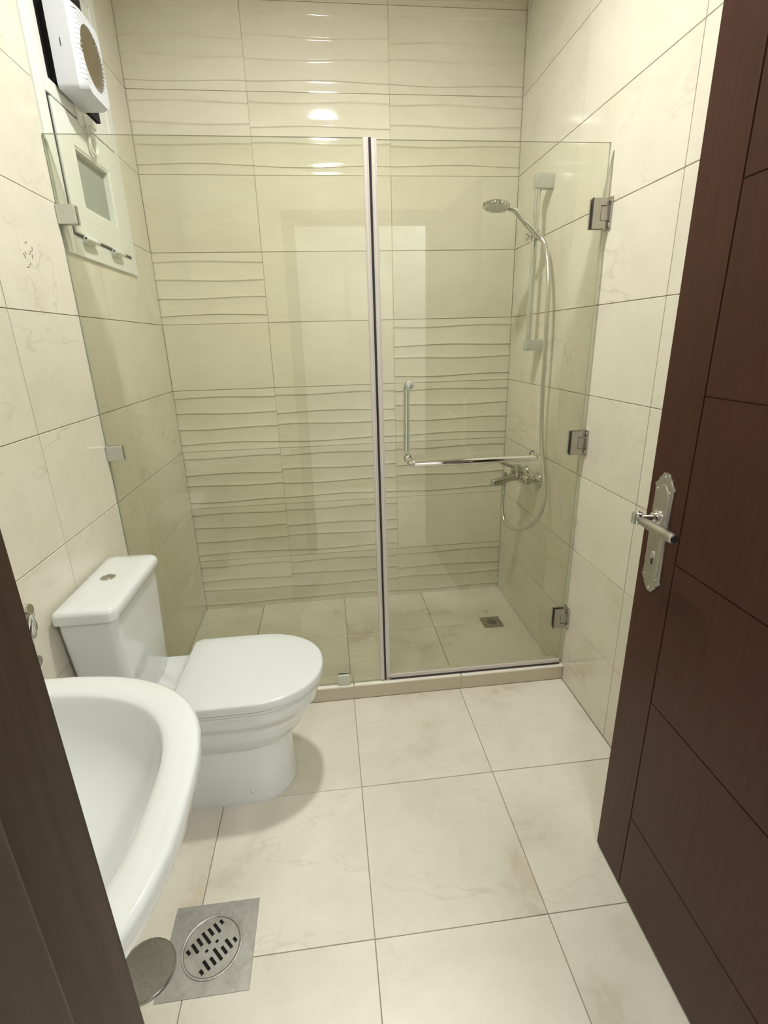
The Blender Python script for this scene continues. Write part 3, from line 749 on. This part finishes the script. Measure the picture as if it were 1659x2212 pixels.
# ---------------------------------------------------------------- floor drain
fd = empty('floor_drain', (.371, .301, 0), 'square steel floor drain plate with round slotted grate', 'drain')
pl = obj('drain_plate', B(DR[0] - .001, DR[1] + .001, DR[2] - .001, DR[3] + .001, -.0045, .0012, bev=.0005), M['steel'], fd)
gc = (.373, .301)
cut(pl, lathe(BM(), (*gc, -.01), (0, 0, 1), [(0, .0665), (.03, .0665)], 48))
obj('well_shade_disc', lathe(BM(), (*gc, -.0044), (0, 0, 1), [(0, .066), (.001, .066)], 40), M['black'], fd)  # flat black disc; the shade of a deep well put into its colour
bm = BM(); lathe(bm, (*gc, -.003), (0, 0, 1), [(0, .0655), (.0045, .0655), (.006, .067), (.0068, .0695), (.0062, .072), (.0042, .0725)], 48, cap=False)
obj('rim', bm, M['steel'], fd, smooth=60)
gr = obj('grate', lathe(BM(), (*gc, -.0015), (0, 0, 1), [(0, .0655), (.003, .0655)], 48), M['steel'], fd)
bm = BM(); ga = math.radians(-48)
def slot(u0, v0, l):
    e1 = Vector((math.cos(ga), math.sin(ga), 0)); e2 = Vector((-math.sin(ga), math.cos(ga), 0)); c = Vector((*gc, 0)) + e1 * u0 + e2 * v0
    w = .0037; q = [c + e1 * a + e2 * b for a, b in ((-l / 2, -w), (l / 2, -w), (l / 2, w), (-l / 2, w))]
    vs = [bm.verts.new((p.x, p.y, z)) for z in (-.01, .01) for p in q]
    for f in ((3, 2, 1, 0), (4, 5, 6, 7), (0, 1, 5, 4), (1, 2, 6, 5), (2, 3, 7, 6), (3, 0, 4, 7)): bm.faces.new([vs[i] for i in f])
for k, (l1, l2) in enumerate(((.013, .013), (.029, .028), (.023, .023), (.036, .036), (.023, .023), (.029, .028), (.013, .013))):
    v = (k - 3) * .0152
    slot(-.0265 - (0 if k % 2 else .004), v, l1); slot(.0265 + (0 if k % 2 else .004), v, l2)
slot(0, -.014, .006); slot(0, .014, .006)
cut(gr, bm)
cv = tag(obj('drain_cover', lathe(BM(), (.2275, .268, .0026), (0, 0, 1), [(0, .066), (.002, .0675), (.0048, .0675), (.0058, .0665), (.0052, .0655), (.0045, .065)], 56), M['cover']), 'round plain steel drain cover lying beside the slotted grate', 'drain cover')

# ---------------------------------------------------------------- bathroom door, open against the right
ang = math.atan2(-.9995, -.0315)
HX, HY, LW, LT, LZ0, LZ1 = 1.437, .428, .80, .040, .010, 2.06
dr = tag(obj('door_1', BM(), M['wood']), 'dark brown wooden bathroom door standing open on the right', kind='structure')
dr.location = (HX, HY, 0)
# local frame: +x along the leaf from its free edge to the hinges, +y into the room (face), z up
rot = Matrix(((math.cos(ang), -math.sin(ang), 0), (math.sin(ang), math.cos(ang), 0), (0, 0, 1)))
dr.rotation_euler = (0, 0, ang)
def dobj(name, bm, m_, parent=dr, smooth=None):
    o = obj(name, bm, m_, None, smooth=smooth); o.parent = parent; return o
# in this frame the face toward the room is at local y = 0 and the thickness runs to +y
FS = -1
bm = BM(); box(bm, .0008, LW, .003, LT, LZ0, LZ1, bev=.001); bm.to_mesh(dr.data); bm.free()
GV = .0008; ST = .122
def dpanel(x0, x1, z0, z1, name):
    b2 = BM(); box(b2, x0 + GV, x1 - GV, 0, .006, z0 + GV, z1 - GV)
    es = [e for e in b2.edges if all(v.co.y < 1e-6 for v in e.verts)]
    bmesh.ops.bevel(b2, geom=es, offset=.0012, segments=2, affect='EDGES')
    return dobj(name, b2, M['wood'])
dpanel(-GV + .0005, ST, LZ0 - GV, LZ1, 'stile'); dpanel(LW - ST, LW, LZ0, LZ1, 'stile')
zz = [LZ0, .250, .600, .945, 1.288, 1.636, 1.975, LZ1]
for a, b in zip(zz, zz[1:]): dpanel(ST, LW - ST, a, b, 'panel')
# handle set
hdl = bpy.data.objects.new('door_handle', None); C.objects.link(hdl); hdl.parent = dr; hdl.location = (.055, 0, 1.0); hdl['label'] = 'chrome lever handle on an ornate long backplate'
def hobj(name, bm, m_, smooth=None):
    bmesh.ops.translate(bm, verts=bm.verts, vec=-Vector((.055, 0, 1.0)))
    return dobj(name, bm, m_, hdl, smooth)
def plate(cx, cz, hw, hh, y):
    half = [(0, hh), (.30, hh - .001), (.42, hh - .008), (.62, hh - .012), (.72, hh - .020), (.95, hh - .026), (1.06, hh - .030), (.96, hh - .036), (.93, hh - .05), (.93, 0)]
    right = [(cx + hw * a, cz + b) for a, b in half]
    right += [(x, 2 * cz - z) for x, z in reversed(right[:-1])]
    left = [(2 * cx - x, z) for x, z in reversed(right[1:-1])]
    return [(x, y, z) for x, z in right + left]
hobj('backplate', extrude_outline(BM(), plate(.055, .988, .0315, .137, .0), (0, -1, 0), .004, .0012), M['satin'], smooth=30)
bm = BM(); ii = [(.055 + .022 * a, -.0035, .988 + b) for a, b in ((1, .085), (.75, .100), (.3, .112), (-.3, .112), (-.75, .100), (-1, .085), (-1, -.085), (-.75, -.100), (-.3, -.112), (.3, -.112), (.75, -.100), (1, -.085))]
extrude_outline(bm, ii, (0, -1, 0), .003, .0012); hobj('raised_field', bm, M['satin'], smooth=30)
bm = BM(); lathe(bm, (.055, -.006, 1.027), (0, -1, 0), [(0, .016), (.004, .016), (.006, .012), (.010, .0125), (.014, .012), (.016, .0075), (.045, .0075)], 24)
lathe(bm, (.055, -.0555, 1.040), (0, 0, -1), [(-.004, .004), (0, .0105), (.022, .0105), (.026, .005)], 20)
hobj('lever_neck', bm, M['chrome'], smooth=40)
bm = BM(); lathe(bm, (.060, -.055, 1.028), (1, 0, .01), [(0, .0055), (.010, .0065), (.012, .0080), (.05, .0104), (.085, .0108), (.108, .0096), (.110, .0104), (.120, .0098), (.1225, .005)], 28)
hobj('lever_grip', bm, M['satin'], smooth=40)
hobj('grip_end', lathe(BM(), (.1805, -.055, 1.0292), (1, 0, .01), [(0, .0078), (.0025, .0072)], 20), M['rubber_and_gap'], smooth=40)
bm = BM(); lathe(bm, (.055, -.0064, .940), (0, -1, 0), [(0, .0085), (.0025, .0080)], 20)
hobj('key_cylinder', bm, M['chrome'], smooth=40)
hobj('key_slot', B(.0525, .0575, -.0073, -.006, .917, .938), M['rubber_and_gap'])
bm = BM()
for (a, b) in ((-.020, .098), (.020, .098), (.019, -.100), (-.019, -.100), (0, .128), (0, -.128)):
    lathe(bm, (.055 + a, -.0035, .988 + b), (0, -1, 0), [(0, .0035), (.002, .003), (.0028, .0015)], 10)
hobj('plate_stud', bm, M['chrome'], smooth=40)
for z in (.25, 1.05, 1.82):
    dobj('hinge', lathe(BM(), (LW + .004, .004, z - .05), (0, 0, 1), [(0, .007), (.1, .007)], 14), M['satin'], smooth=40)

# ---------------------------------------------------------------- small residue marks on the left wall tile
bm = BM()
for (y, z, a, l) in ((.951, 1.662, .5, .012), (.974, 1.650, 1.1, .014), (.960, 1.640, .9, .012), (.930, 1.628, -1.1, .012), (.938, 1.635, -.9, .008), (.938, 1.604, .2, .012), (.948, 1.612, .5, .008), (.967, 1.632, 1.3, .01)):
    pts = [(.0003, y + l * (t - .5) * math.cos(a) + .002 * math.sin(PI * t), z + l * (t - .5) * math.sin(a)) for t in (0, .33, .66, 1)]
    tube(bm, pts, .0009, 6)
mk = obj('adhesive_mark', bm, M['mark'], wall_left)
mk['label'] = 'small dark curled residue marks on a wall tile'; mk['kind'] = 'stuff'
